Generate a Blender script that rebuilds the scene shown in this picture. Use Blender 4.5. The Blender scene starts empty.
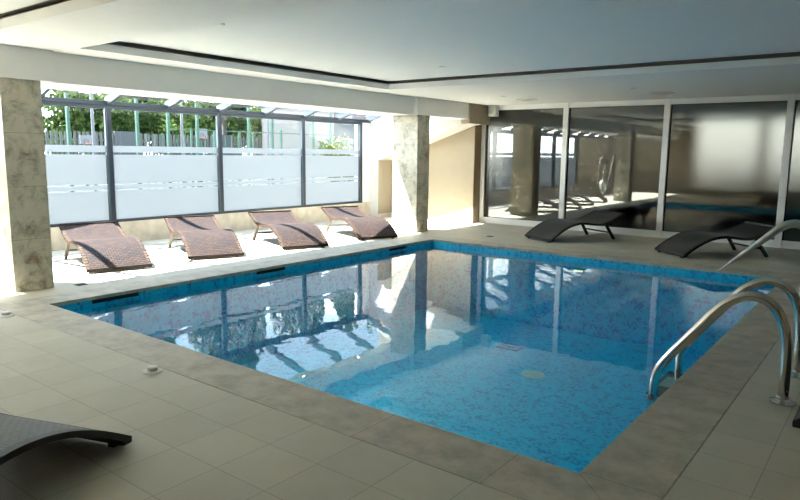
import bpy, bmesh, math, random
from mathutils import Vector, Matrix
random.seed(7)
S = bpy.context.scene
COL = S.collection
PI = math.pi

# ------------------------------------------------------------------ materials
def new_mat(name):
    m = bpy.data.materials.new(name); m.use_nodes = True
    nt = m.node_tree; nt.nodes.clear()
    out = nt.nodes.new('ShaderNodeOutputMaterial')
    return m, nt, out
def N(nt, typ, **kw):
    n = nt.nodes.new(typ)
    for k, v in kw.items():
        if k.startswith('_'): setattr(n, k[1:], v)
        else: n.inputs[k.replace('__', ' ')].default_value = v
    return n
def L(nt, a, b): nt.links.new(a, b)
def c4(c): return (c[0], c[1], c[2], 1)

def plain(name, col, rough=.6, metal=0, noise=.06, scale=6, bump=0, bscale=60, spec=.5):
    m, nt, out = new_mat(name)
    b = N(nt, 'ShaderNodeBsdfPrincipled', Roughness=rough, Metallic=metal)
    b.inputs['Specular IOR Level'].default_value = spec
    tc = N(nt, 'ShaderNodeTexCoord')
    nz = N(nt, 'ShaderNodeTexNoise', Scale=scale, Detail=4)
    L(nt, tc.outputs['Object'], nz.inputs['Vector'])
    r = N(nt, 'ShaderNodeValToRGB')
    r.color_ramp.elements[0].position = .3; r.color_ramp.elements[1].position = .7
    r.color_ramp.elements[0].color = c4([x*(1-noise) for x in col])
    r.color_ramp.elements[1].color = c4([min(1, x*(1+noise)) for x in col])
    L(nt, nz.outputs['Fac'], r.inputs['Fac']); L(nt, r.outputs['Color'], b.inputs['Base Color'])
    if bump:
        n2 = N(nt, 'ShaderNodeTexNoise', Scale=bscale, Detail=3)
        L(nt, tc.outputs['Object'], n2.inputs['Vector'])
        bp = N(nt, 'ShaderNodeBump', Strength=bump, Distance=.01)
        L(nt, n2.outputs['Fac'], bp.inputs['Height']); L(nt, bp.outputs['Normal'], b.inputs['Normal'])
    L(nt, b.outputs[0], out.inputs['Surface'])
    return m

def emit(name, col, st):
    m, nt, out = new_mat(name)
    e = N(nt, 'ShaderNodeEmission', Strength=st); e.inputs['Color'].default_value = c4(col)
    L(nt, e.outputs[0], out.inputs['Surface']); return m

def tile_mat(name, col, mortar, ox, oy, w, h, msize, stain=.25, offset=0.0, bump=.25, rough=.55, nscale=1.6):
    """flat deck tiles, in world metres"""
    m, nt, out = new_mat(name)
    b = N(nt, 'ShaderNodeBsdfPrincipled', Roughness=rough)
    geo = N(nt, 'ShaderNodeNewGeometry')
    mp = N(nt, 'ShaderNodeMapping'); mp.inputs['Location'].default_value = (ox, oy, 0)
    L(nt, geo.outputs['Position'], mp.inputs['Vector'])
    br = N(nt, 'ShaderNodeTexBrick', Scale=1.0); br.offset = offset
    br.inputs['Brick Width'].default_value = w; br.inputs['Row Height'].default_value = h
    br.inputs['Mortar Size'].default_value = msize; br.inputs['Mortar Smooth'].default_value = .2
    br.inputs['Color1'].default_value = c4(col); br.inputs['Color2'].default_value = c4([x*.93 for x in col])
    br.inputs['Mortar'].default_value = c4(mortar)
    L(nt, mp.outputs[0], br.inputs['Vector'])
    nz = N(nt, 'ShaderNodeTexNoise', Scale=nscale, Detail=8, Roughness=.65)
    L(nt, geo.outputs['Position'], nz.inputs['Vector'])
    r = N(nt, 'ShaderNodeValToRGB'); r.color_ramp.elements[0].position = .33; r.color_ramp.elements[1].position = .62
    r.color_ramp.elements[0].color = c4([1-stain]*3); r.color_ramp.elements[1].color = (1, 1, 1, 1)
    L(nt, nz.outputs['Fac'], r.inputs['Fac'])
    mx = N(nt, 'ShaderNodeMix', _data_type='RGBA', _blend_type='MULTIPLY'); mx.inputs[0].default_value = 1
    L(nt, br.outputs['Color'], mx.inputs[6]); L(nt, r.outputs['Color'], mx.inputs[7])
    L(nt, mx.outputs[2], b.inputs['Base Color'])
    n2 = N(nt, 'ShaderNodeTexNoise', Scale=70, Detail=3)
    L(nt, geo.outputs['Position'], n2.inputs['Vector'])
    bp = N(nt, 'ShaderNodeBump', Strength=bump, Distance=.006)
    L(nt, n2.outputs['Fac'], bp.inputs['Height']); L(nt, bp.outputs['Normal'], b.inputs['Normal'])
    L(nt, b.outputs[0], out.inputs['Surface'])
    return m

def marble(name):
    """beige brown marble slabs with horizontal joints"""
    m, nt, out = new_mat(name)
    b = N(nt, 'ShaderNodeBsdfPrincipled', Roughness=.35)
    geo = N(nt, 'ShaderNodeNewGeometry')
    nz = N(nt, 'ShaderNodeTexNoise', Scale=5, Detail=10, Roughness=.72, Distortion=.4)
    L(nt, geo.outputs['Position'], nz.inputs['Vector'])
    r = N(nt, 'ShaderNodeValToRGB'); cr = r.color_ramp
    cr.elements[0].position = .34; cr.elements[0].color = (.25, .175, .11, 1)
    cr.elements[1].position = .64; cr.elements[1].color = (.70, .62, .52, 1)
    e = cr.elements.new(.44); e.color = (.44, .42, .32, 1)
    e = cr.elements.new(.52); e.color = (.62, .57, .45, 1)
    L(nt, nz.outputs['Fac'], r.inputs['Fac'])
    vo = N(nt, 'ShaderNodeTexNoise', Scale=3.2, Detail=5, Distortion=2.5)
    L(nt, geo.outputs['Position'], vo.inputs['Vector'])
    vr = N(nt, 'ShaderNodeValToRGB'); v = vr.color_ramp
    v.elements[0].position = .485; v.elements[0].color = (0, 0, 0, 1)
    v.elements[1].position = .515; v.elements[1].color = (0, 0, 0, 1)
    e = v.elements.new(.5); e.color = (.22, .22, .22, 1)
    L(nt, vo.outputs['Fac'], vr.inputs['Fac'])
    mx = N(nt, 'ShaderNodeMix', _data_type='RGBA'); mx.inputs[7].default_value = (.75, .69, .6, 1)
    L(nt, vr.outputs['Color'], mx.inputs[0]); L(nt, r.outputs['Color'], mx.inputs[6])
    # joints
    sp = N(nt, 'ShaderNodeSeparateXYZ'); L(nt, geo.outputs['Position'], sp.inputs[0])
    md = N(nt, 'ShaderNodeMath', _operation='PINGPONG'); md.inputs[1].default_value = .285
    ad = N(nt, 'ShaderNodeMath', _operation='ADD'); ad.inputs[1].default_value = .0
    L(nt, sp.outputs['Z'], ad.inputs[0]); L(nt, ad.outputs[0], md.inputs[0])
    lt = N(nt, 'ShaderNodeMath', _operation='LESS_THAN'); lt.inputs[1].default_value = .0022
    L(nt, md.outputs[0], lt.inputs[0])
    m2 = N(nt, 'ShaderNodeMix', _data_type='RGBA'); m2.inputs[7].default_value = (.30, .26, .2, 1)
    L(nt, lt.outputs[0], m2.inputs[0]); L(nt, mx.outputs[2], m2.inputs[6])
    L(nt, m2.outputs[2], b.inputs['Base Color'])
    L(nt, b.outputs[0], out.inputs['Surface'])
    return m

def mosaic(name):
    m, nt, out = new_mat(name)
    b = N(nt, 'ShaderNodeBsdfPrincipled', Roughness=.3)
    geo = N(nt, 'ShaderNodeNewGeometry')
    SZ = .030
    ad = N(nt, 'ShaderNodeVectorMath', _operation='ADD'); ad.inputs[1].default_value = (.0071, .0113, .0059)
    L(nt, geo.outputs['Position'], ad.inputs[0])
    sn = N(nt, 'ShaderNodeVectorMath', _operation='SNAP'); sn.inputs[1].default_value = (SZ, SZ, SZ)
    L(nt, ad.outputs[0], sn.inputs[0])
    wn = N(nt, 'ShaderNodeTexWhiteNoise'); L(nt, sn.outputs[0], wn.inputs['Vector'])
    n2 = N(nt, 'ShaderNodeTexNoise', Scale=7, Detail=3); L(nt, sn.outputs[0], n2.inputs['Vector'])
    a = N(nt, 'ShaderNodeMath', _operation='MULTIPLY'); a.inputs[1].default_value = .55
    L(nt, wn.outputs['Value'], a.inputs[0])
    a2 = N(nt, 'ShaderNodeMath', _operation='ADD'); L(nt, a.outputs[0], a2.inputs[0]); L(nt, n2.outputs['Fac'], a2.inputs[1])
    r = N(nt, 'ShaderNodeValToRGB'); cr = r.color_ramp; cr.interpolation = 'CONSTANT'
    cr.elements[0].position = 0; cr.elements[0].color = (.022, .25, .55, 1)
    cr.elements[1].position = .54; cr.elements[1].color = (.022, .38, .65, 1)
    e = cr.elements.new(.66); e.color = (.022, .54, .76, 1)
    e = cr.elements.new(.86); e.color = (.022, .60, .82, 1)
    L(nt, a2.outputs[0], r.inputs['Fac']); L(nt, r.outputs['Color'], b.inputs['Base Color'])
    L(nt, b.outputs[0], out.inputs['Surface'])
    return m

def fresnel(nt, ior):
    """same reflectance from either side of a thin sheet"""
    fr = N(nt, 'ShaderNodeFresnel'); g = N(nt, 'ShaderNodeNewGeometry')
    mr = N(nt, 'ShaderNodeMapRange'); mr.inputs['To Min'].default_value = ior; mr.inputs['To Max'].default_value = 1/ior
    L(nt, g.outputs['Backfacing'], mr.inputs['Value']); L(nt, mr.outputs[0], fr.inputs['IOR'])
    return fr

def water(name):
    m, nt, out = new_mat(name)
    fr = fresnel(nt, 1.33)
    gl = N(nt, 'ShaderNodeBsdfGlossy', Roughness=0.0); gl.inputs['Color'].default_value = (1, 1, 1, 1)
    tr = N(nt, 'ShaderNodeBsdfTransparent'); tr.inputs['Color'].default_value = (.50, .93, 1, 1)
    geo = N(nt, 'ShaderNodeNewGeometry')
    mp = N(nt, 'ShaderNodeMapping'); mp.inputs['Scale'].default_value = (1.0, 1.0, 1.0)
    L(nt, geo.outputs['Position'], mp.inputs['Vector'])
    nz = N(nt, 'ShaderNodeTexNoise', Scale=2.6, Detail=2, Roughness=.45)
    L(nt, mp.outputs[0], nz.inputs['Vector'])
    bp = N(nt, 'ShaderNodeBump', Strength=.35, Distance=.0055)
    L(nt, nz.outputs['Fac'], bp.inputs['Height'])
    L(nt, bp.outputs['Normal'], fr.inputs['Normal']); L(nt, bp.outputs['Normal'], gl.inputs['Normal'])
    pw = N(nt, 'ShaderNodeMath', _operation='POWER'); pw.inputs[1].default_value = 1.3
    ml = N(nt, 'ShaderNodeMath', _operation='MULTIPLY'); ml.inputs[1].default_value = 1.6; ml.use_clamp = True
    L(nt, fr.outputs[0], pw.inputs[0]); L(nt, pw.outputs[0], ml.inputs[0])
    mx = N(nt, 'ShaderNodeMixShader'); L(nt, ml.outputs[0], mx.inputs[0])
    L(nt, tr.outputs[0], mx.inputs[1]); L(nt, gl.outputs[0], mx.inputs[2])
    L(nt, mx.outputs[0], out.inputs['Surface'])
    return m

def clear_glass(name, tint=(.9, .95, .96), ior=1.5):
    m, nt, out = new_mat(name)
    fr = fresnel(nt, ior)
    gl = N(nt, 'ShaderNodeBsdfGlossy', Roughness=0.0)
    tr = N(nt, 'ShaderNodeBsdfTransparent'); tr.inputs['Color'].default_value = c4(tint)
    mx = N(nt, 'ShaderNodeMixShader'); L(nt, fr.outputs[0], mx.inputs[0])
    L(nt, tr.outputs[0], mx.inputs[1]); L(nt, gl.outputs[0], mx.inputs[2])
    L(nt, mx.outputs[0], out.inputs['Surface'])
    return m

def film(name):
    m, nt, out = new_mat(name)
    tl = N(nt, 'ShaderNodeBsdfTranslucent'); tl.inputs['Color'].default_value = (.345, .357, .37, 1)
    df = N(nt, 'ShaderNodeBsdfDiffuse'); df.inputs['Color'].default_value = (.40, .42, .43, 1)
    tr = N(nt, 'ShaderNodeBsdfTransparent'); tr.inputs['Color'].default_value = (.9, .95, 1, 1)
    m1 = N(nt, 'ShaderNodeMixShader'); m1.inputs[0].default_value = .35
    L(nt, tl.outputs[0], m1.inputs[1]); L(nt, df.outputs[0], m1.inputs[2])
    m2 = N(nt, 'ShaderNodeMixShader'); m2.inputs[0].default_value = .03
    L(nt, m1.outputs[0], m2.inputs[1]); L(nt, tr.outputs[0], m2.inputs[2])
    L(nt, m2.outputs[0], out.inputs['Surface'])
    return m

def patterned_glass(name):
    """mirror-like coated face over textured glass that blurs what is behind"""
    m, nt, out = new_mat(name)
    gl = N(nt, 'ShaderNodeBsdfGlossy', Roughness=0.0); gl.inputs['Color'].default_value = (.95, .97, .92, 1)
    rf = N(nt, 'ShaderNodeBsdfRefraction', Roughness=.33, IOR=1.25); rf.inputs['Color'].default_value = (.21, .215, .20, 1)
    fr = fresnel(nt, 1.95)
    ad = N(nt, 'ShaderNodeMath', _operation='ADD'); ad.inputs[1].default_value = .05; ad.use_clamp = True
    L(nt, fr.outputs[0], ad.inputs[0])
    mx = N(nt, 'ShaderNodeMixShader'); L(nt, ad.outputs[0], mx.inputs[0])
    L(nt, rf.outputs[0], mx.inputs[1]); L(nt, gl.outputs[0], mx.inputs[2])
    L(nt, mx.outputs[0], out.inputs['Surface'])
    return m

def wicker(name, c1, c2, sc=1.0, rough=.6, spec=.2):
    """flat woven strands; u = across, v = along, from the UV map (metres)"""
    m, nt, out = new_mat(name)
    b = N(nt, 'ShaderNodeBsdfPrincipled', Roughness=rough)
    b.inputs['Specular IOR Level'].default_value = spec
    uv = N(nt, 'ShaderNodeUVMap'); uv.uv_map = 'UVMap'
    br = N(nt, 'ShaderNodeTexBrick', Scale=1.0); br.offset = .5
    br.inputs['Brick Width'].default_value = .062*sc; br.inputs['Row Height'].default_value = .034*sc
    br.inputs['Mortar Size'].default_value = .0075*sc; br.inputs['Mortar Smooth'].default_value = .6
    br.inputs['Color1'].default_value = c4(c1); br.inputs['Color2'].default_value = c4(c2)
    br.inputs['Mortar'].default_value = c4([x*.18 for x in c1])
    L(nt, uv.outputs[0], br.inputs['Vector'])
    L(nt, br.outputs['Color'], b.inputs['Base Color'])
    bp = N(nt, 'ShaderNodeBump', Strength=.9, Distance=.004, _invert=True)
    L(nt, br.outputs['Fac'], bp.inputs['Height']); L(nt, bp.outputs['Normal'], b.inputs['Normal'])
    L(nt, b.outputs[0], out.inputs['Surface'])
    return m

def leafy(name, c1, c2):
    m, nt, out = new_mat(name)
    oi = N(nt, 'ShaderNodeTexCoord'); nz = N(nt, 'ShaderNodeTexNoise', Scale=1.3, Detail=4)
    L(nt, oi.outputs['Object'], nz.inputs['Vector'])
    r = N(nt, 'ShaderNodeValToRGB'); r.color_ramp.elements[0].position = .35; r.color_ramp.elements[1].position = .65
    r.color_ramp.elements[0].color = c4(c1); r.color_ramp.elements[1].color = c4(c2)
    L(nt, nz.outputs['Fac'], r.inputs['Fac'])
    d = N(nt, 'ShaderNodeBsdfDiffuse'); t = N(nt, 'ShaderNodeBsdfTranslucent')
    L(nt, r.outputs['Color'], d.inputs['Color']); L(nt, r.outputs['Color'], t.inputs['Color'])
    mx = N(nt, 'ShaderNodeMixShader'); mx.inputs[0].default_value = .4
    L(nt, d.outputs[0], mx.inputs[1]); L(nt, t.outputs[0], mx.inputs[2]); L(nt, mx.outputs[0], out.inputs['Surface'])
    return m

M = {}
M['ceiling'] = plain('ceiling paint', (.86, .855, .83), .8, noise=.01)
M['tray'] = plain('tray paint', (.85, .86, .85), .8, noise=.01)
M['cove'] = plain('cove shade tone', (.34, .33, .30), .9, noise=.02)  # shade of the unlit cove gap is put into this darker colour
M['wall'] = plain('wall paint white', (.62, .60, .57), .8, noise=.015)
M['cream'] = plain('wall paint cream', (.36, .30, .215), .8, noise=.015)
M['baseboard'] = plain('baseboard', (.62, .56, .45), .6)
M['jamb'] = plain('jamb', (.30, .22, .13), .7)
M['deck'] = tile_mat('deck tiles', (.60, .555, .445), (.33, .30, .24), 3.27+.356*30, -2.545+.343*60, .356, .343, .0022, stain=.12)
M['coping'] = tile_mat('coping stone', (.56, .505, .405), (.26, .23, .18), .90+7*.9, 1.2, .82, 30., .0022, stain=.36, nscale=5.5, bump=.12)
M['coping2'] = tile_mat('coping stone side', (.56, .505, .405), (.26, .23, .18), 30.2, .32+7*.82, 60., .82, .0022, stain=.36, nscale=5.5, bump=.12)
M['parapet'] = plain('parapet stone', (.50, .43, .33), .6, noise=.18, scale=5)
M['marble'] = marble('marble')
M['mosaic'] = mosaic('pool mosaic')
M['water'] = water('pool water')
M['glass'] = clear_glass('window glass')
M['roofglass'] = clear_glass('roof glass', (.93, .96, .97), 1.45)
M['film'] = film('frosted film')
M['panel'] = patterned_glass('patterned glass')
M['frame'] = plain('dark blue grey frame', (.013, .021, .030), .4, noise=.05)
M['bracket'] = plain('grey rafter metal', (.045, .062, .075), .35, noise=.05)
M['whitemetal'] = plain('white frame', (.90, .90, .88), .4, noise=.01)
M['gasket'] = plain('black gasket', (.012, .012, .012), .5)
M['wicker'] = wicker('brown wicker', (.058, .030, .019), (.020, .016, .018))
M['wicker_edge'] = wicker('brown wicker edge', (.090, .050, .028), (.035, .022, .016), 1.6)
M['wicker_black'] = wicker('black wicker', (.042, .040, .036), (.018, .018, .018), .7, .42, .55)
M['wicker_black_edge'] = plain('black edge', (.008, .008, .008), .5)
M['lounger_metal'] = plain('dark lounger metal', (.09, .065, .045), .4)
M['lounger_black'] = plain('black lounger metal', (.010, .010, .010), .4)
M['chrome'] = plain('stainless steel', (.62, .60, .55), .16, 1, noise=.02)
M['chrome_dull'] = plain('brushed steel', (.50, .52, .50), .32, 1, noise=.04)
M['tread'] = plain('black plastic tread', (.03, .035, .04), .5)
M['treadgrip'] = plain('grey tread grip', (.32, .36, .36), .5, noise=.2, scale=50)
M['plastic'] = plain('white plastic', (.66, .66, .62), .4, noise=.02)
M['speaker'] = plain('grey speaker', (.58, .59, .57), .5, noise=.02)
M['lampwarm'] = emit('warm lamp', (1, .72, .35), 6)
M['poollamp'] = emit('pool lamp', (1, .78, .45), .35)
M['lampoff'] = plain('lamp lens', (.8, .8, .76), .3)
M['dark'] = plain('dark slot', (.006, .007, .008), .7)
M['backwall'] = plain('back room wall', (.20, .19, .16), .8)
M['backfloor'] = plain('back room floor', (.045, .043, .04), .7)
M['ground'] = plain('court surface', (.020, .022, .021), .9, noise=.1, scale=.4)
M['picket'] = plain('pale pickets', (.062, .064, .060), .7)
M['concrete'] = plain('grey concrete', (.055, .06, .062), .8)
M['green'] = plain('green fence paint', (.003, .05, .026), .5)
M['pole'] = plain('pale steel pole', (.085, .09, .10), .5)
M['board'] = plain('white backboard', (.13, .13, .135), .5)
M['rim'] = plain('red rim', (.35, .05, .02), .5)
M['build'] = plain('pale render', (.075, .074, .072), .8)
M['winbuild'] = plain('house window', (.045, .05, .056), .3)
M['roofbuild'] = plain('house roof', (.065, .062, .062), .8)
M['leaf1'] = leafy('leaves dark', (.016, .038, .012), (.055, .085, .026))
M['leaf2'] = leafy('leaves light', (.035, .065, .018), (.08, .115, .035))
M['bark'] = plain('bark', (.10, .08, .06), .9, noise=.3)
M['flower'] = plain('yellow blossom', (.85, .65, .05), .7)

# ------------------------------------------------------------------ mesh helpers
class MB:
    def __init__(s): s.v = []; s.f = []; s.uv = None
    def box(s, x0, x1, y0, y1, z0, z1):
        i = len(s.v)
        s.v += [(x0,y0,z0),(x1,y0,z0),(x1,y1,z0),(x0,y1,z0),(x0,y0,z1),(x1,y0,z1),(x1,y1,z1),(x0,y1,z1)]
        s.f += [tuple(i+k for k in q) for q in ((0,3,2,1),(4,5,6,7),(0,1,5,4),(1,2,6,5),(2,3,7,6),(3,0,4,7))]
        return s
    def bar(s, a, b, w, h, up=(0,0,1)):
        """rectangular bar from a to b, width w sideways, height h along up"""
        a = Vector(a); b = Vector(b); d = (b-a).normalized(); u = Vector(up)
        r = d.cross(u).normalized(); u = r.cross(d).normalized()
        i = len(s.v)
        for p in (a, b):
            for sx, sy in ((-1,-1),(1,-1),(1,1),(-1,1)):
                s.v.append(tuple(p + r*(sx*w/2) + u*(sy*h/2)))
        s.f += [tuple(i+k for k in q) for q in ((0,1,2,3),(7,6,5,4),(0,4,5,1),(1,5,6,2),(2,6,7,3),(3,7,4,0))]
        return s
    def tube(s, pts, r, n=14, cap=True):
        P = [Vector(p) for p in pts]; i0 = len(s.v)
        rr = r if isinstance(r, (list, tuple)) else [r]*len(P)
        t = (P[1]-P[0]).normalized()
        ref = Vector((0,0,1)) if abs(t.z) < .9 else Vector((0,1,0))
        u = t.cross(ref).normalized()
        for k, p in enumerate(P):
            if k == 0: d = P[1]-P[0]
            elif k == len(P)-1: d = P[-1]-P[-2]
            else: d = (P[k+1]-P[k]).normalized() + (P[k]-P[k-1]).normalized()
            d.normalize()
            u = (u - d*u.dot(d)).normalized(); w = d.cross(u)
            for a in range(n):
                an = 2*PI*a/n
                s.v.append(tuple(p + (u*math.cos(an)+w*math.sin(an))*rr[k]))
        for k in range(len(P)-1):
            for a in range(n):
                b = (a+1) % n
                s.f.append((i0+k*n+a, i0+k*n+b, i0+(k+1)*n+b, i0+(k+1)*n+a))
        if cap:
            s.f.append(tuple(i0+a for a in reversed(range(n))))
            s.f.append(tuple(i0+(len(P)-1)*n+a for a in range(n)))
        return s
    def lathe(s, c, prof, n=28):
        i0 = len(s.v)
        for (r, z) in prof:
            for a in range(n):
                an = 2*PI*a/n
                s.v.append((c[0]+r*math.cos(an), c[1]+r*math.sin(an), c[2]+z))
        for k in range(len(prof)-1):
            for a in range(n):
                b = (a+1) % n
                s.f.append((i0+k*n+a, i0+k*n+b, i0+(k+1)*n+b, i0+(k+1)*n+a))
        s.f.append(tuple(i0+a for a in reversed(range(n))))
        s.f.append(tuple(i0+(len(prof)-1)*n+a for a in range(n)))
        return s
    def prism(s, poly, axis, a, b):
        """poly of 2D points extruded along axis from a to b; 'y': (x,z)   'x': (y,z)   'z': (x,y)"""
        def P(p, t):
            return {'y': (p[0], t, p[1]), 'x': (t, p[0], p[1]), 'z': (p[0], p[1], t)}[axis]
        i = len(s.v); n = len(poly)
        s.v += [P(p, a) for p in poly] + [P(p, b) for p in poly]
        s.f.append(tuple(i+k for k in range(n))); s.f.append(tuple(i+n+k for k in reversed(range(n))))
        for k in range(n):
            j = (k+1) % n
            s.f.append((i+k, i+n+k, i+n+j, i+j))
        return s
    def build(s, name, mat, parent=None, bevel=0, smooth=False, mats=None):
        me = bpy.data.meshes.new(name)
        me.from_pydata([tuple(v) for v in s.v], [], s.f)
        bm = bmesh.new(); bm.from_mesh(me)
        bmesh.ops.recalc_face_normals(bm, faces=bm.faces[:])
        if bevel: bmesh.ops.bevel(bm, geom=bm.edges[:], offset=bevel, segments=2, affect='EDGES', profile=.6)
        bm.to_mesh(me); bm.free()
        me.materials.append(mat)
        if smooth:
            for p in me.polygons: p.use_smooth = True
            try: me.set_sharp_from_angle(angle=math.radians(40))
            except Exception: pass
        o = bpy.data.objects.new(name, me); COL.objects.link(o)
        if parent: o.parent = parent
        return o

def tag(o, label=None, cat=None, group=None, kind=None):
    if label: o['label'] = label
    if cat: o['category'] = cat
    if group: o['group'] = group
    if kind: o['kind'] = kind
    return o
def empty(name, loc=(0,0,0), rz=0):
    o = bpy.data.objects.new(name, None); o.empty_display_size = .1
    o.location = loc; o.rotation_euler = (0,0,rz); COL.objects.link(o); return o
def copy_tree(o, parent=None):
    kids = [c for c in bpy.data.objects if c.parent == o]
    c = o.copy(); COL.objects.link(c); c.parent = parent
    for k in kids: copy_tree(k, c)
    return c
def struct(o): o['kind'] = 'structure'; return o

# ------------------------------------------------------------------ dimensions (metres)
PX0, PX1, PY0, PY1 = -6.72, -1.12, 2.93, 9.72      # pool opening
WX = -10.28                                         # window wall
CZ = 2.60                                           # ceiling
GY = 12.93                                          # glass partition
NY = -3.6                                           # near wall
RX = 2.6                                            # right wall
CW = .385                                           # coping width
WZ = -.100                                          # water level
BX0, BX1, BZ = -8.4, -7.56, 2.27                    # beam above the columns

# ------------------------------------------------------------------ floor, coping, pool
fl = MB()
ox0, ox1, oy0, oy1 = PX0-CW, PX1+CW, PY0-CW, PY1+CW
fl.box(WX-.3, ox0, NY, GY+.1, -.25, 0); fl.box(ox1, RX, NY, GY+.1, -.25, 0)
fl.box(ox0, ox1, NY, oy0, -.25, 0); fl.box(ox0, ox1, oy1, GY+.1, -.25, 0)
struct(fl.build('floor', M['deck']))
def coping(name, poly, mat, base):
    o = MB().prism(poly, 'z', -.036, .003).build(name, mat, bevel=.006)
    struct(o); return o
e = .012
coping('trim_1', [(ox0,oy0),(ox1,oy0),(PX1-e,PY0+e),(PX0+e,PY0+e)], M['coping'], 0)
coping('trim_2', [(ox0,oy1),(ox1,oy1),(PX1-e,PY1-e),(PX0+e,PY1-e)], M['coping'], 0)
coping('trim_3', [(ox0,oy0),(ox0,oy1),(PX0+e,PY1-e),(PX0+e,PY0+e)], M['coping2'], 0)
coping('trim_4', [(ox1,oy0),(ox1,oy1),(PX1-e,PY1-e),(PX1-e,PY0+e)], M['coping2'], 0)
PB = -1.25
pb = MB()
pb.box(ox0+.02, PX0, oy0+.02, oy1-.02, PB-.1, -.036); pb.box(PX1, ox1-.02, oy0+.02, oy1-.02, PB-.1, -.036)
pb.box(PX0, PX1, oy0+.02, PY0, PB-.1, -.036); pb.box(PX0, PX1, PY1, oy1-.02, PB-.1, -.036)
pb.box(PX0, PX1, PY0, PY1, PB-.1, PB)
struct(pb.build('pool_basin', M['mosaic']))
wv = MB(); wv.v = [(PX0,PY0,WZ),(PX1,PY0,WZ),(PX1,PY1,WZ),(PX0,PY1,WZ)]; wv.f = [(0,1,2,3)]
tag(wv.build('pool_water', M['water']), 'clear blue water filling the rectangular swimming pool', 'water', kind='stuff')
def skimmer(y0, y1, label):
    t = empty('pool_skimmer', (PX0, (y0+y1)/2, -.1))
    h = (y1-y0)/2
    MB().box(-.012, .006, -h, h, .022, .062).build('skimmer_slot', M['dark'], t)
    f = MB(); f.box(-.012, .008, -h-.012, h+.012, .014, .022)
    f.build('skimmer_frame', M['mosaic'], t)
    tag(t, label, 'skimmer', 'skimmers on the window side of the pool')
skimmer(3.39, 3.92, 'dark skimmer slot in the window-side pool wall nearest the left corner')
skimmer(5.62, 6.12, 'middle dark skimmer slot in the pool wall below the second lounger from the right')
skimmer(8.45, 8.9, 'dark skimmer slot in the pool wall just before the far marble column')
# drain grille, floor inlet, lamp
dr = empty('pool_drain', (-3.55, 7.45, PB))
MB().lathe((0,0,0), [(.15,0),(.15,.012),(.13,.018),(.05,.018)]).build('drain_ring', M['plastic'], dr, smooth=True)
g = MB()
for k in range(-4, 5): g.box(-.10, .10, k*.022-.004, k*.022+.004, .018, .024)
g.build('drain_grille', M['plastic'], dr)
tag(dr, 'round pale drain grille on the pool floor', 'drain')
il = empty('pool_inlet', (-4.35, 8.35, PB))
MB().box(-.17,.17,-.14,.14,0,.012).build('inlet_plate', plain('inlet blue', (.022,.24,.50), .4), il, bevel=.003)
MB().lathe((0,0,.012), [(.05,0),(.05,.012),(.03,.014)]).build('inlet_nozzle', M['mosaic'], il)
tag(il, 'dark blue square inlet plate on the pool floor towards the far wall', 'inlet')
pl = empty('pool_light', (-3.93, PY1, -.25))
MB().box(-.075,.075,-.022,0,-.014,.014).build('lens', M['poollamp'], pl, bevel=.01)
MB().box(-.085,.085,-.012,0,-.020,.020).build('bezel', M['mosaic'], pl, bevel=.004)
tag(pl, 'small warm glowing lamp in the far pool wall under the water', 'pool light')

# ------------------------------------------------------------------ walls
par = MB().box(WX-.14, WX+.06, NY, 12.1, 0, .36)
struct(par.build('wall_window_parapet', M['parapet']))
WINY0 = 1.26
struct(MB().box(WX-.14, WX+.06, NY, WINY0, .36, 2.24).build('wall_window_side', M['cream']))
struct(MB().box(RX, RX+.2, NY, 17.2, 0, 3.2).build('wall_right', M['cream']))
struct(MB().box(WX-.3, RX+.2, NY-.2, NY, 0, 3.2).build('wall_near', M['cream']))
sl = .337
def roofz(x): return 2.24 + sl*(x-WX)
# white end wall with the sloping opening under it
X0, XJ, XE = WX-.05, -9.99, -7.65
ew = MB()
ew.prism([(X0,0),(XJ,0),(XJ,1.37),(XE,2.16),(-7.45,2.19),(-7.45,roofz(BX0)),(BX0,roofz(BX0)),(X0,roofz(X0))], 'y', 12.1, 12.6)
struct(ew.build('wall_end', M['wall']))
struct(MB().box(X0, XE, 12.6, 12.95, 0, 3.2).build('wall_recess', M['cream']))
struct(MB().box(XE+.002, XE+.014, 12.602, 12.88, 0, 2.18).build('trim_5', M['jamb']))
struct(MB().box(XJ-.002, XJ+.008, 12.112, 12.6, 0, 1.37).build('wall_jamb', M['cream']))
struct(MB().box(WX-.14, WX+.03, 11.75, 12.1, .36, 2.27).build('wall_return', M['wall']))
struct(MB().box(XJ, XE+.012, 12.585, 12.6, 0, .09).build('baseboard_recess', M['baseboard']))
struct(MB().box(XJ+.008, XJ+.02, 12.1, 12.585, 0, .09).build('baseboard_jamb', M['baseboard']))
struct(MB().box(WX+.06, XJ+.015, 12.085, 12.1, 0, .09).build('baseboard_end', M['baseboard']))
# beam over the columns, with the wider heads and the lower box by the partition
bm_ = MB()
bm_.box(BX0, BX1, NY, 12.1, BZ, 2.95)
for a, b in ((2.88, 3.5), (10.2, 12.03)): bm_.box(BX1, BX1+.10, a, b, BZ+.0, CZ)
struct(bm_.build('trim_6', M['ceiling'], bevel=.004))
struct(MB().box(XE-.0, -7.44, 12.04, GY-.02, 2.185, CZ).build('trim_7', M['cream']))
# outside roof behind the beam
struct(MB().box(BX0, RX+.2, NY-.2, 17.2, 2.95, 3.1).build('roof_slab', M['ceiling']))

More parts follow.
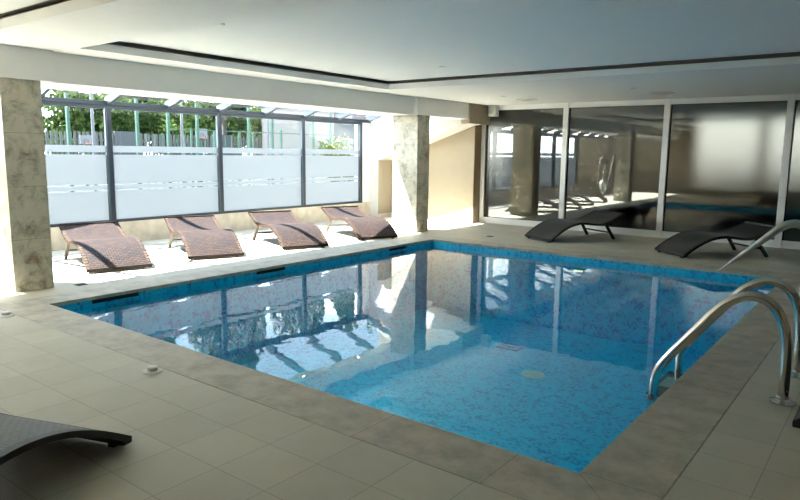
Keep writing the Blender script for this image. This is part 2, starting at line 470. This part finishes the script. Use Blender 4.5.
# ------------------------------------------------------------------ ceiling with two trays
T1 = (-7.05, 1.2, 3.58, 8.80); T2 = (-7.05, 1.2, -3.0, 2.62)
ce = MB()
R_ = .085
ce.box(BX1, T1[0], NY, GY+.1, CZ, CZ+R_); ce.box(T1[1], RX, NY, GY+.1, CZ, CZ+R_)
ce.box(T1[0], T1[1], NY, T2[2], CZ, CZ+R_); ce.box(T1[0], T1[1], T2[3], T1[2], CZ, CZ+R_)
ce.box(T1[0], T1[1], T1[3], GY+.1, CZ, CZ+R_)
struct(ce.build('ceiling', M['ceiling'], bevel=.003))
for i, T in enumerate((T1, T2)):
    g_ = .16; z0 = CZ+R_; z1 = CZ+.165
    # cove back walls
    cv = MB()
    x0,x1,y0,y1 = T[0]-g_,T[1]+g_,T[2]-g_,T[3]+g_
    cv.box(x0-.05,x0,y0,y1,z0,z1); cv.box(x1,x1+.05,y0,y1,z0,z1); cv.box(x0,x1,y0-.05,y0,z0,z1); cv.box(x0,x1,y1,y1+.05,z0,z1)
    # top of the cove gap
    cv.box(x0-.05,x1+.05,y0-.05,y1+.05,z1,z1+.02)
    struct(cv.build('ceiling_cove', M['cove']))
    struct(MB().box(T[0]-.02,T[1]+.02,T[2]-.02,T[3]+.02,z1-.028,z1-.001).build('ceiling_tray', M['tray'], bevel=.003))
TRZ = CZ+.165-.028

# ------------------------------------------------------------------ columns
def column(x0, x1, y0, y1, label):
    t = empty('marble_column', ((x0+x1)/2, (y0+y1)/2, 0))
    hx, hy = (x1-x0)/2, (y1-y0)/2
    MB().box(-hx,hx,-hy,hy,0,BZ).build('cladding', M['marble'], t, bevel=.004)
    tag(t, label, 'column', 'marble clad columns')
column(-8.0, -7.5, 2.95, 3.36, 'marble-clad column at the left, nearest the camera, beside the left pool corner')
column(-8.1, -7.5, 10.27, 10.67, 'marble-clad column at the far pool corner beside the last wicker lounger')

# ------------------------------------------------------------------ glazed bay
MY = [WINY0, 3.43, 5.61, 7.77, 9.92, 11.78]
SZ0, HZ0, HZ1 = .36, 2.19, 2.26
for k in range(5):
    a, b = MY[k], MY[k+1]
    w = empty('window_%d' % (k+1), (WX, (a+b)/2, SZ0)); w['kind'] = 'structure'
    h = (b-a)/2; T = HZ1-SZ0
    MB().box(-.05,.05,h-.035,h+.035,0,T+.02).build('mullion', M['frame'], w, bevel=.004)
    f = MB(); f.box(-.045,.045,-h,h,0,.045); f.box(-.045,.045,-h,h,HZ0-SZ0,T)
    if k == 0: f.box(-.05,.05,-h-.03,-h+.03,0,T)
    f.build('frame_rail', M['frame'], w, bevel=.003)
    m_ = MB(); m_.box(.02,.06,h-.075,h-.045,.04,T-.05); m_.build('sash_edge', M['bracket'], w)
    MB().box(-.006,.0,-h+.03,h-.03,.045,HZ0-SZ0).build('pane', M['glass'], w)
    fm = MB()
    for z0, z1 in ((.40,.882),(.897,.972),(.990,1.462),(1.500,1.605)):
        fm.box(.002,.004,-h+.03,h-.03,z0-SZ0,z1-SZ0)
    fm.build('frosted_film', M['film'], w)
# roof of the bay: rafters, eaves tube, glass
rt = empty('glazed_roof', (WX, 5, 2.24)); rt['kind'] = 'structure'
ys = [1.26-2.16+ .0] + [MY[0]-1.08] + [y for y in MY[:5]] + [12.03, 10.98] + [(MY[i]+MY[i+1])/2 for i in range(4)]
ys = sorted(set([round(y, 3) for y in ys] + [-2.0, -3.1]))
for y in ys:
    r = MB(); r.bar((0, y-5, .06), (BX0-WX+.02, y-5, .06+sl*(BX0-WX+.02)), .06, .13); r.build('rafter', M['bracket'], rt, bevel=.004)
MB().box(-.06, .07, NY-5, 12.1-5, -.0, .07).build('eaves_beam', M['frame'], rt, bevel=.008)
ar = MB(); ar.prism([(-.15, .085),(BX0-WX+.02, .085+sl*(BX0-WX+.15+.02)),(BX0-WX+.02, .10+sl*(BX0-WX+.15+.02)),(-.15,.10)], 'y', NY-5, 12.1-5)
ar.v = [(x,y,z+.05) for x,y,z in ar.v]
ar.build('roof_pane', M['roofglass'], rt)
struct(MB().box(BX0-.03, BX0+.0, NY, 12.1, 2.30, 2.40).build('trim_8', M['whitemetal']))

# ------------------------------------------------------------------ glass partition
mx = [-7.58, -5.66, -3.66, -1.66, .34, 2.34]
for k in range(5):
    a, b = mx[k], mx[k+1]
    w = empty('window_%d' % (k+6), ((a+b)/2, GY, 0)); w['kind'] = 'structure'
    h = (b-a)/2
    MB().box(-h+.03, h-.03, .02, .032, .12, CZ-.08).build('patterned_pane', M['panel'], w)
    f = MB(); f.box(-h, h, -.03, .06, 0, .13); f.box(-h, h, -.03, .06, CZ-.10, CZ)
    if k == 0: f.box(-h-.07, -h+.03, -.03, .06, 0, CZ)
    f.build('frame_rail', M['whitemetal'], w, bevel=.004)
    MB().box(h-.055, h+.055, -.05, .06, 0, CZ).build('mullion', M['whitemetal'], w, bevel=.005)
    g = MB(); g.box(-h+.03, -h+.075, .0, .018, .13, CZ-.10); g.box(-h+.05, h-.055, .0, .018, .13, .14); g.box(-h+.05, h-.055, .0, .018, CZ-.11, CZ-.10)
    g.build('gasket', M['gasket'], w)
# room behind
BY = 17.0
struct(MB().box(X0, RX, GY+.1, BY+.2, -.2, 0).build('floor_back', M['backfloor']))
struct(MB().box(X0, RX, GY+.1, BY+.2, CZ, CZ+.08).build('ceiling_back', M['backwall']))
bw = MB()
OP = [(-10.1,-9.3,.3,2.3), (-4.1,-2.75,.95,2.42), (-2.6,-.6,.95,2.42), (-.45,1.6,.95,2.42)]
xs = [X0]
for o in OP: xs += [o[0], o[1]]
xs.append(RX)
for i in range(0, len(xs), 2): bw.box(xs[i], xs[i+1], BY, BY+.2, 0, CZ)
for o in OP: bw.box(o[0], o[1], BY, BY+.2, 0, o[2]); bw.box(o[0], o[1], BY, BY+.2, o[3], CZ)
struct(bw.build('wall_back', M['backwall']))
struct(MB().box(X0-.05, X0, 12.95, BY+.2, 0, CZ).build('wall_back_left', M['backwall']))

# ------------------------------------------------------------------ ceiling fittings
def disc_light(x, y, z, r, label, mat='lampoff', name='downlight', group='recessed ceiling downlights'):
    t = empty(name, (x, y, z))
    MB().lathe((0,0,-.008), [(r*.75,0),(r,.003),(r,.008)]).build('ring', M['plastic'], t, smooth=True)
    MB().lathe((0,0,-.011), [(r*.66,0),(r*.66,.006)]).build('lens', M[mat], t)
    tag(t, label, 'ceiling light', group)
disc_light(-5.25, 7.75, TRZ, .05, 'small white downlight in the ceiling tray near its far corner')
disc_light(-5.3, 4.05, TRZ, .05, 'small white downlight in the ceiling tray near its left edge')
disc_light(-6.0, 10.85, CZ, .05, 'small downlight in the ceiling strip above the first glass partition panel')
disc_light(-3.55, 10.6, CZ, .05, 'small downlight in the ceiling strip above the second partition panel')
for (x, y, l) in ((-5.95, 11.7, 'flat round ceiling vent above the first panel of the glass partition'), (-3.4, 11.6, 'flat round ceiling vent above the mullion between second and third partition panels')):
    t = empty('ceiling_vent', (x, y, CZ))
    MB().lathe((0,0,-.02), [(.12,0),(.2,.006),(.21,.02)]).build('vent_rim', M['plastic'], t, smooth=True)
    MB().lathe((0,0,-.034), [(.09,0),(.11,.004),(.11,.012),(.04,.014)]).build('vent_disc', M['plastic'], t, smooth=True)
    tag(t, l, 'vent', 'round ceiling vents')
for y, l in ((3.9, 'tiny warm spotlight under the beam beside the left marble column'), (6.1, 'tiny warm spotlight under the beam above the second lounger'),
             (7.9, 'tiny warm spotlight under the beam above the third lounger'), (9.4, 'tiny warm spotlight under the beam above the fourth lounger')):
    disc_light(-8.22, y, BZ, .045, l, 'lampwarm', 'spotlight', 'small spotlights under the beam')
# loudspeaker
t = empty('wall_speaker', (-7.30, GY-.13, 2.36))
MB().box(-.1,.1,-.07,.07,0,.24).build('cabinet', M['speaker'], t, bevel=.012)
MB().box(-.085,.085,-.076,-.068,.015,.225).build('grille', M['plastic'], t, bevel=.004)
MB().box(-.03,.03,.06,.12,.08,.16).build('bracket', M['whitemetal'], t)
tag(t, 'small white loudspeaker at the upper left corner of the glass partition', 'speaker')

# ------------------------------------------------------------------ loungers
PROF = [(0,.045),(.06,.088),(.14,.142),(.24,.202),(.36,.260),(.48,.300),(.60,.322),(.70,.326),(.80,.318),(.90,.304),(1.0,.293),(1.09,.291),(1.19,.304),(1.30,.335),(1.42,.378),(1.54,.426),(1.63,.464)]
def catmull(P, n):
    out = []
    for i in range(len(P)-1):
        p0 = P[max(i-1,0)]; p1 = P[i]; p2 = P[i+1]; p3 = P[min(i+2,len(P)-1)]
        for k in range(n):
            t = k/n
            out.append(tuple(.5*((2*p1[j]) + (-p0[j]+p2[j])*t + (2*p0[j]-5*p1[j]+4*p2[j]-p3[j])*t*t + (-p0[j]+3*p1[j]-3*p2[j]+p3[j])*t**3) for j in range(len(p1))))
    out.append(P[-1]); return out
def lounger_mesh(name, y0, y1, top, bot, mat, parent, sub=3, s0=0, s1=9):
    """slab following the S profile; local x = along from foot to head, y = across"""
    pr = [p for p in catmull(PROF, sub) if s0 <= p[0] <= s1]
    me = bpy.data.meshes.new(name); bm = bmesh.new(); uvl = bm.loops.layers.uv.new('UVMap')
    L_ = [0]
    for i in range(1, len(pr)): L_.append(L_[-1]+math.dist(pr[i], pr[i-1]))
    rings = []
    for i, (x, z) in enumerate(pr):
        a = pr[max(i-1,0)]; b = pr[min(i+1,len(pr)-1)]
        t = Vector((b[0]-a[0], b[1]-a[1])).normalized(); n = Vector((-t.y, t.x))
        rings.append([bm.verts.new((x+n.x*h, y, z+n.y*h)) for (y, h) in ((y0,top),(y1,top),(y1,bot),(y0,bot))])
    def face(vs, uvs):
        f = bm.faces.new(vs); f.smooth = False
        for l, u in zip(f.loops, uvs): l[uvl].uv = u
        return f
    dd = top-bot
    seg = [(0, y0, y1), (1, 0, dd), (2, y0, y1), (3, 0, dd)]
    for i in range(len(pr)-1):
        for k in range(4):
            j = (k+1) % 4; ua, ub = seg[k][1], seg[k][2]
            face([rings[i][k], rings[i+1][k], rings[i+1][j], rings[i][j]], [(ua, L_[i]), (ua, L_[i+1]), (ub, L_[i+1]), (ub, L_[i])])
    face(rings[0], [(y0,0),(y1,0),(y1,dd),(y0,dd)]); face(rings[-1][::-1], [(y0,dd),(y1,dd),(y1,0),(y0,0)])
    bmesh.ops.recalc_face_normals(bm, faces=bm.faces[:])
    bm.to_mesh(me); bm.free()
    for p in me.polygons: p.use_smooth = True
    try: me.set_sharp_from_angle(angle=math.radians(50))
    except Exception: pass
    me.materials.append(mat)
    o = bpy.data.objects.new(name, me); COL.objects.link(o); o.parent = parent
    return o
def make_lounger(W, mw, me_, mm, w_=.8, pad=0.0):
    t = empty('wicker_lounger')
    W2 = w_/2
    lounger_mesh('woven_surface', -W2+.035, W2-.035, .012, -.012, mw, t)
    lounger_mesh('side_rail', -W2, -W2+.045, .016, -.022, me_, t)
    lounger_mesh('side_rail', W2-.045, W2, .016, -.022, me_, t)
    # rounded cross bars at the foot and the head
    for nm, (x, z) in (('foot_bar', (.02, .045)), ('head_bar', (1.622, .460))):
        MB().box(x-.03, x+.03, -W2, W2, z-.024, z+.020).build(nm, me_, t, bevel=.009)
    for s_ in (-1, 1):
        MB().bar((1.24, s_*(W2-.05), .30), (1.45, s_*(W2-.03), .0), .035, .05, up=(1,0,.6)).build('leg', mm, t, bevel=.004)
        MB().box(.0, .05, s_*(W2-.09)-.02, s_*(W2-.09)+.02, -pad, .03).build('foot_pad', mm, t)
    MB().bar((1.36, -W2+.05, .13), (1.36, W2-.05, .13), .03, .025).build('cross_bar', mm, t)
    return t
brown = make_lounger(.8, M['wicker'], M['wicker_edge'], M['lounger_metal'])
black = make_lounger(.8, M['wicker_black'], M['wicker_black_edge'], M['lounger_black'])
def place(src, first, x, y, deg, label, group, z=0):
    o = src if first else copy_tree(src)
    o.location = (x, y, z); o.rotation_euler = (0, 0, math.radians(deg))
    tag(o, label, 'sun lounger', group); return o
# (x, y) = middle of the foot end; direction = heading from foot to head
G1 = 'brown wicker loungers along the windows'
for i, (x, y, d, l) in enumerate((
    (-7.87, 4.36, 180-15, 'brown woven wicker lounger nearest the left marble column, first in the window row'),
    (-7.78, 5.78, 180-22, 'brown woven wicker lounger second from the left in the window row'),
    (-7.54, 7.33, 180-21, 'brown woven wicker lounger third from the left in the window row'),
    (-7.40, 8.99, 180-22, 'brown woven wicker lounger at the far end of the window row, beside the column'))):
    place(brown, i == 0, x, y, d, l, G1)
G2 = 'black wicker loungers in front of the glass partition'
place(black, True, -5.22, 10.92, 62, 'black woven lounger in front of the first white mullion of the partition', G2)
place(black, False, -2.86, 10.72, 48, 'black woven lounger at the right, behind the water spout, by the dark partition panel', G2)
# foreground lounger
fg = make_lounger(.8, M['wicker_black'], M['wicker_black_edge'], M['lounger_black'], pad=0)
th = math.radians(-70)
foot = Vector((-3.104, 1.731)) + Vector((-.94,-.342))*.4
fg.scale = (1, 1, .85)
place(fg, True, foot.x, foot.y, -70, 'dark woven lounger cut off at the lower left edge, nearest the camera', 'dark loungers in the foreground', z=0)
place(black, False, -.37, 4.60, 0, 'black lounger foot corner cut off at the right edge beside the pool ladder', 'dark loungers in the foreground')

# ------------------------------------------------------------------ pool ladder
def smooth_path(P, n=5): return catmull(P, n)
lt = empty('pool_ladder', (-.5, 4.99, 0))
O_ = Vector((-.5, 4.99, 0))
rail = [(-.486,0),(-.488,.24),(-.500,.40),(-.523,.51),(-.566,.592),(-.625,.643),(-.690,.662),(-.755,.655),(-.822,.620),(-.900,.552),(-1.025,.390),(-1.155,.218),(-1.235,.10),(-1.268,.03),(-1.282,-.05),(-1.285,-.16),(-1.285,-.4),(-1.285,-.85)]
for yy in (4.66, 5.32):
    pts = smooth_path([(x+.5, yy-4.99, z) for x, z in rail], 4)
    rl = MB().tube(pts, .032, 18).build('hand_rail', M['chrome'], lt, smooth=True)
    MB().lathe((.014, yy-4.99, 0.003), [(.078,0),(.078,.008),(.05,.02),(.036,.028),(.036,.04)]).build('base_flange', M['chrome'], rl, smooth=True)
for z in (-.14, -.40, -.66):
    st = MB().box(-.845, -.67, -.30, .30, z-.02, z+.0).build('step', M['tread'], lt, bevel=.006)
    MB().box(-.81, -.705, -.12, .12, z+.0, z+.006).build('step_grip', M['treadgrip'], st)
    for s_ in (-1, 1):
        MB().tube([(-.785, s_*.33, z-.01), (-.785, s_*.38, z-.01)], .02, 10).build('step_bolt', M['dark'], st)
tag(lt, 'stainless steel pool ladder with two curved hand rails on the right side', 'pool ladder')

# ------------------------------------------------------------------ swan-neck water spout
sp = empty('water_spout', (-.585, 6.1, 0))
def spout(parent):
    # centre line in local XZ with section width (y) and height
    path = [(.02,0,.07,.07),(.02,.4,.07,.07),(.02,.80,.075,.07),(.012,.93,.08,.07),(-.015,.995,.085,.07),(-.07,1.022,.09,.068),(-.14,1.012,.095,.066),
            (-.20,.972,.095,.064),(-.30,.878,.088,.056),(-.40,.785,.072,.044),(-.50,.692,.055,.030),(-.58,.618,.038,.018),(-.635,.565,.026,.010)]
    P = catmull(path, 4); m = MB(); n = 16; i0 = 0
    for k, (x, z, w, h) in enumerate(P):
        a = P[max(k-1,0)]; b = P[min(k+1,len(P)-1)]
        t = Vector((b[0]-a[0], 0, b[1]-a[1])).normalized(); u = Vector((-t.z, 0, t.x))
        for q in range(n):
            an = 2*PI*q/n; cy = math.copysign(abs(math.cos(an))**.7, math.cos(an)); cz = math.copysign(abs(math.sin(an))**.7, math.sin(an))
            v = Vector((x, 0, z)) + Vector((0,1,0))*(cy*w/2) + u*(cz*h/2)
            m.v.append(tuple(v))
    for k in range(len(P)-1):
        for q in range(n):
            r = (q+1) % n
            m.f.append((k*n+q, k*n+r, (k+1)*n+r, (k+1)*n+q))
    m.f.append(tuple(range(n))); m.f.append(tuple((len(P)-1)*n+q for q in range(n)))
    return m.build('neck', M['chrome_dull'], parent, smooth=True)
spout(sp)
MB().lathe((0,0,0), [(.085,0),(.085,.01),(.05,.02)]).build('base_flange', M['chrome'], sp, smooth=True)
tag(sp, 'steel swan-neck water spout tapering to a flat nozzle over the pool', 'water spout')

# ------------------------------------------------------------------ deck fittings
def deck_button(x, y, label):
    t = empty('deck_button', (x, y, 0))
    MB().lathe((0,0,0), [(.068,0),(.068,.006),(.055,.012),(.03,.014)]).build('flange', M['plastic'], t, smooth=True)
    MB().lathe((0,0,.012), [(.036,0),(.036,.022),(.030,.028)]).build('button', M['plastic'], t, smooth=True)
    tag(t, label, 'deck button', 'white round deck buttons')
deck_button(-4.08, 2.46, 'white round button on the deck tiles along the near pool edge')
deck_button(-6.52, 2.47, 'white round button on the deck tiles at the left edge near the column')
def drain(x, y, label):
    t = empty('floor_drain', (x, y, 0))
    MB().box(-.06,.06,-.06,.06,0,.003).build('drain_frame', M['concrete'], t)
    g = MB()
    for k in range(-3,4): g.box(-.045,.045,k*.014-.004,k*.014+.004,.003,.005)
    g.build('drain_slots', M['dark'], t)
    tag(t, label, 'floor drain', 'square floor drains')
drain(-6.15, 10.8, 'small dark floor drain behind the far pool edge')
drain(-7.42, 3.62, 'small floor drain beside the left marble column')

# ------------------------------------------------------------------ exercise machine seen mirrored in the partition
t = empty('elliptical_trainer', (-9.3, .6, 0), math.radians(0))
MB().bar((0,-.6,.04),(0,.7,.04),.10,.05).build('base_frame', M['chrome_dull'], t, bevel=.008)
for y in (-.6,.7): MB().bar((-.28,y,.035),(.28,y,.035),.06,.05).build('floor_bar', M['lounger_black'], t, bevel=.01)
MB().tube([(-.05,.4,.32),(.05,.4,.32)], .26, 28).build('flywheel_cover', M['speaker'], t)
MB().tube([(0,.45,.05),(0,.34,.8),(0,.26,1.28)], .03, 12).build('mast', M['plastic'], t, smooth=True)
MB().bar((-.1,.24,1.3),(.1,.24,1.3),.10,.14).build('console', M['lounger_black'], t, bevel=.01)
for s_ in (-1,1):
    MB().tube([(s_*.2,.42,.45),(s_*.24,.25,1.0),(s_*.25,.12,1.38),(s_*.22,.0,1.48)], .018, 10).build('handle_bar', M['plastic'], t, smooth=True)
    p = MB().bar((s_*.16,-.55,.16),(s_*.16,.35,.34),.04,.04).build('pedal_arm', M['chrome_dull'], t)
    MB().box(s_*.16-.07,s_*.16+.07,-.35,.0,.24,.27).build('pedal', M['lounger_black'], p)
tag(t, 'grey elliptical exercise machine seen only as a reflection in the glass partition', 'exercise machine')

# ------------------------------------------------------------------ outside
struct(MB().box(-120, WX-.14, -60, 130, -.5, -.3).build('ground', M['ground']))
struct(MB().box(-15, 30, 17.2, 130, -.5, -.3).build('ground_back', M['ground']))
# pale picket fence far behind the court
GZ = -.3
fx = -44
pf = empty('picket_fence', (fx, 30, GZ))
s_ = MB()
y = -24
while y < 34: s_.box(-.02,.02,y,y+.17,0,3.0); y += .30
s_.build('pickets', M['picket'], pf)
MB().box(.02,.06,-24,34,.5,.6).box(.02,.06,-24,34,2.4,2.5).build('fence_rail', M['picket'], pf)
for i in range(7):
    MB().box(-.1,.14,-22+i*8.2,-22+i*8.2+1.9,0,3.1).build('pier', M['concrete'], pf)
tag(pf, 'pale slatted fence with grey piers behind the sports court', 'fence')
# green court fence
def rayy(x, X):  # not image based: simple spacing
    return x
cf = empty('court_fence', (-25, 0, GZ))
for y, h, r_ in ((12.09,3.9,.055),(14.88,3.9,.055),(16.30,3.9,.055),(17.74,3.9,.055),(20.61,3.9,.055),(22.07,3.9,.055),(24.9,3.9,.045),(26.2,3.9,.045),
               (17.43,2.75,.04),(18.64,2.75,.04),(20.04,2.75,.045),(20.85,2.75,.03),(22.65,2.9,.045)):
    MB().box(-r_,r_,y-r_,y+r_,0,h).build('post', M['green'], cf)
MB().box(-.015,.015,16.3,27,2.72,2.76).build('top_rail', M['green'], cf)
b = MB(); y = 14.9
while y < 20: b.box(-.012,.012,y,y+.04,0,2.5); y += .36
b.build('bars', M['green'], cf)
tag(cf, 'green metal fence posts and bars around the sports court', 'fence')
for (X, Y, h, l) in ((-24.8, 12.93, 7, 'pale grey lamp post outside the first window from the left'), (-24.8, 16.83, 7, 'pale grey lamp post outside the second window'),
                     (-24.8, 21.62, 7, 'pale grey lamp post outside the third window')):
    t = empty('lamp_post', (X, Y, GZ))
    MB().tube([(0,0,0),(0,0,h)], [.065,.045], 12).build('post', M['pole'], t, smooth=True)
    MB().bar((0,0,h),(.9,0,h+.1),.2,.1).build('lamp_head', M['pole'], t)
    tag(t, l, 'lamp post', 'lamp posts by the court')
def hoop(X, Y, s, zc, l):
    t = empty('basketball_hoop', (X, Y, GZ))
    b = MB().box(-.03,.03,-s/2,s/2,zc-GZ-s*.36,zc-GZ+s*.36).build('backboard', M['board'], t, bevel=.01)
    q = MB(); w = s*.17; z0 = zc-GZ-s*.24; z1 = z0+s*.24
    q.box(.03,.04,-w,w,z1-.02,z1).box(.03,.04,-w,-w+.02,z0,z1).box(.03,.04,w-.02,w,z0,z1)
    q.build('target_square', M['concrete'], b)
    MB().tube([(.03+.12+.1*math.cos(a*PI/8), .1*math.sin(a*PI/8), zc-GZ-s*.34) for a in range(17)], .022, 8, cap=False).build('rim', M['rim'], t)
    MB().tube([(-.1,0,0),(-.1,0,zc-GZ)], .07, 10).build('post', M['green'], t)
    tag(t, l, 'basketball hoop', 'basketball hoops')
hoop(-30, 15.28, .56, 1.97, 'white basketball backboard outside the first window from the left')
hoop(-26, 18.67, .62, 2.31, 'white basketball backboard outside the second window from the left')
# house beyond the last window
hb = empty('house', (-38, 41, GZ))
MB().box(-4,4,-5,6,0,6.4).build('walls', M['build'], hb)
MB().prism([(-5.4,6.4),(6.4,6.4),(.5,8.6)], 'x', -4.4, 4.4).build('roof', M['roofbuild'], hb)
for y in (-3.6,-.8,2.0,4.4):
    for z in (.9, 3.3):
        w = MB().box(4,4.05,y-.6,y+.6,z+.6,z+2.0).build('window_frame', M['board'], hb)
        MB().box(4.04,4.07,y-.5,y+.5,z+.7,z+1.9).build('pane', M['winbuild'], w)
tag(hb, 'pale house with dark windows beyond the court, outside the last window', 'house')
# trees
def leaf_cloud(n, rad, size, seed):
    rnd = random.Random(seed); m = MB()
    blobs = [(Vector((rnd.uniform(-1,1)*rad[0]*.6, rnd.uniform(-1,1)*rad[1]*.6, rnd.uniform(-.8,.9)*rad[2]*.7)), rnd.uniform(.35,.6)) for _ in range(16)]
    for i in range(n):
        c, r = blobs[rnd.randrange(16)]
        d = Vector((rnd.gauss(0,1), rnd.gauss(0,1), rnd.gauss(0,1))).normalized()*(rnd.random()**.35)*r
        p = c + Vector((d.x*rad[0], d.y*rad[1], d.z*rad[2]))
        a = Vector((rnd.gauss(0,1), rnd.gauss(0,1), rnd.gauss(0,1))).normalized()
        b = a.cross(Vector((rnd.gauss(0,1), rnd.gauss(0,1), rnd.gauss(0,1)))).normalized()
        s = size*rnd.uniform(.6,1.3); k = len(m.v)
        m.v += [tuple(p+a*s), tuple(p+b*s*.5), tuple(p-a*s), tuple(p-b*s*.5)]
        m.f.append((k,k+1,k+2,k+3))
    return m
def raw_build(m, name, mat, parent):
    me = bpy.data.meshes.new(name); me.from_pydata(m.v, [], m.f); me.materials.append(mat)
    o = bpy.data.objects.new(name, me); COL.objects.link(o); o.parent = parent; return o
def make_tree(mat, seed, h, leaf=.24):
    t = empty('tree')
    c = raw_build(leaf_cloud(9000, (3.5,3.5,h*.42), leaf, seed), 'crown', mat, t); c.location = (0,0,h*.56)
    tr = MB(); tr.tube([(0,0,0),(.1,.05,h*.3),(0,.1,h*.62)], [.28,.2,.08], 10)
    for a in range(5):
        tr.tube([(0,0,h*(.25+.06*a)),(1.4*math.cos(a*1.3),1.4*math.sin(a*1.3),h*(.45+.07*a))], [.1,.03], 7)
    tr.build('trunk', M['bark'], t, smooth=True)
    return t
ta = make_tree(M['leaf1'], 3, 19, .36); tb = make_tree(M['leaf2'], 5, 6.5)
# a staggered row beyond the picket fence and low light-green trees between the fences
rowa = [(-58, 23+10.8*i) for i in range(6)]
rowb = [(-48.9, 25.5), (-48.9, 33.5), (-48.9, 44.0)]
rowc = [(-74, 27+15.8*i) for i in range(5)]
tc_ = make_tree(M['leaf1'], 9, 10)
def side_word(i, n):
    return ['leftmost', 'second from the left', 'third from the left', 'third from the right', 'second from the right', 'rightmost'][i]
for i, (x, y) in enumerate(rowa):
    o = ta if i == 0 else copy_tree(ta)
    o.location = (x, y, GZ); o.scale = (1.1,1.1,1.16+.05*(i%3)); o.rotation_euler = (0,0,i*1.3)
    tag(o, 'tall dark green tree beyond the slatted fence, %s of the front row' % side_word(i, 6), 'tree', 'dark trees behind the court')
for i, (x, y) in enumerate(rowc):
    o = tc_ if i == 0 else copy_tree(tc_)
    o.location = (x, y, GZ); o.scale = (1.65,1.65,1); o.rotation_euler = (0,0,i*PI)
    tag(o, 'low spreading dark tree in the back row, %s' % ['leftmost','second from the left','third from the left','second from the right','rightmost'][i], 'tree', 'dark trees behind the court')
for i, (x, y) in enumerate(rowb):
    o = tb if i == 0 else copy_tree(tb)
    o.location = (x, y, GZ); o.rotation_euler = (0,0,i*2.1)
    tag(o, 'light green low tree just behind the slatted fence, %s of the three' % ['left', 'middle', 'right'][i], 'tree', 'light trees by the fence')
sh = empty('flowering_shrub', (-15.2, 16.4, GZ))
c = raw_build(leaf_cloud(900, (.75,.75,.75), .07, 21), 'foliage', M['leaf2'], sh); c.location = (0,0,1.5)
c2 = raw_build(leaf_cloud(160, (.8,.8,.8), .06, 22), 'blossoms', M['flower'], sh); c2.location = (0,0,1.6)
st = MB()
for a in range(5): st.tube([(0,0,0),(.35*math.cos(a*1.26),.35*math.sin(a*1.26),1.5)], .02, 6)
st.build('stems', M['bark'], sh)
tag(sh, 'green shrub with yellow blossoms outside the last window', 'shrub')

# ------------------------------------------------------------------ light
sd = bpy.data.lights.new('sun', 'SUN'); sd.energy = 9.5; sd.angle = math.radians(.6); sd.color = (1, .975, .95)
so = bpy.data.objects.new('sun', sd); COL.objects.link(so)
so.rotation_euler = Vector((1, .72, -2.25)).to_track_quat('-Z', 'Y').to_euler()
W = bpy.data.worlds.new('World'); S.world = W; W.use_nodes = True
nt = W.node_tree; nt.nodes.clear()
out = nt.nodes.new('ShaderNodeOutputWorld'); bg = nt.nodes.new('ShaderNodeBackground')
bg.inputs['Color'].default_value = (.93, .97, 1.0, 1); bg.inputs['Strength'].default_value = 3.5
nt.links.new(bg.outputs[0], out.inputs[0])
tc = nt.nodes.new('ShaderNodeTexCoord'); sx = nt.nodes.new('ShaderNodeSeparateXYZ'); rp = nt.nodes.new('ShaderNodeValToRGB')
nt.links.new(tc.outputs['Generated'], sx.inputs[0]); nt.links.new(sx.outputs['Z'], rp.inputs['Fac'])
cr = rp.color_ramp; cr.elements[0].position = 0; cr.elements[0].color = (1, 1, 1, 1)
cr.elements[1].position = .9; cr.elements[1].color = (.09, .13, .20, 1)
e_ = cr.elements.new(.11); e_.color = (.92, .96, 1, 1)
e_ = cr.elements.new(.26); e_.color = (.12, .16, .20, 1)
nt.links.new(rp.outputs['Color'], bg.inputs['Color'])

# ------------------------------------------------------------------ camera
f_px, yaw, pitch, roll = 653.72, .65524, .14770, .012227
fw = Vector((-math.sin(yaw)*math.cos(pitch), math.cos(yaw)*math.cos(pitch), -math.sin(pitch)))
r0 = Vector((math.cos(yaw), math.sin(yaw), 0)); u0 = r0.cross(fw)
r = r0*math.cos(roll) + u0*math.sin(roll); u = -r0*math.sin(roll) + u0*math.cos(roll)
cd = bpy.data.cameras.new('camera'); cd.sensor_width = 36; cd.lens = f_px/800*36; cd.clip_end = 400; cd.clip_start = .05
co = bpy.data.objects.new('camera', cd); COL.objects.link(co)
mt = Matrix((( r.x, u.x, -fw.x, 0), (r.y, u.y, -fw.y, 0), (r.z, u.z, -fw.z, 1.55), (0,0,0,1)))
co.matrix_world = mt
S.camera = co
S.view_settings.view_transform = 'Standard'; S.view_settings.look = 'None'
S.view_settings.exposure = 2.74; S.view_settings.gamma = 1; S.view_settings.use_curve_mapping = False
S.cycles.max_bounces = 14; S.cycles.diffuse_bounces = 7; S.cycles.glossy_bounces = 6
S.cycles.transmission_bounces = 8; S.cycles.transparent_max_bounces = 24
S.cycles.caustics_reflective = False; S.cycles.caustics_refractive = True
S.cycles.sample_clamp_indirect = 8
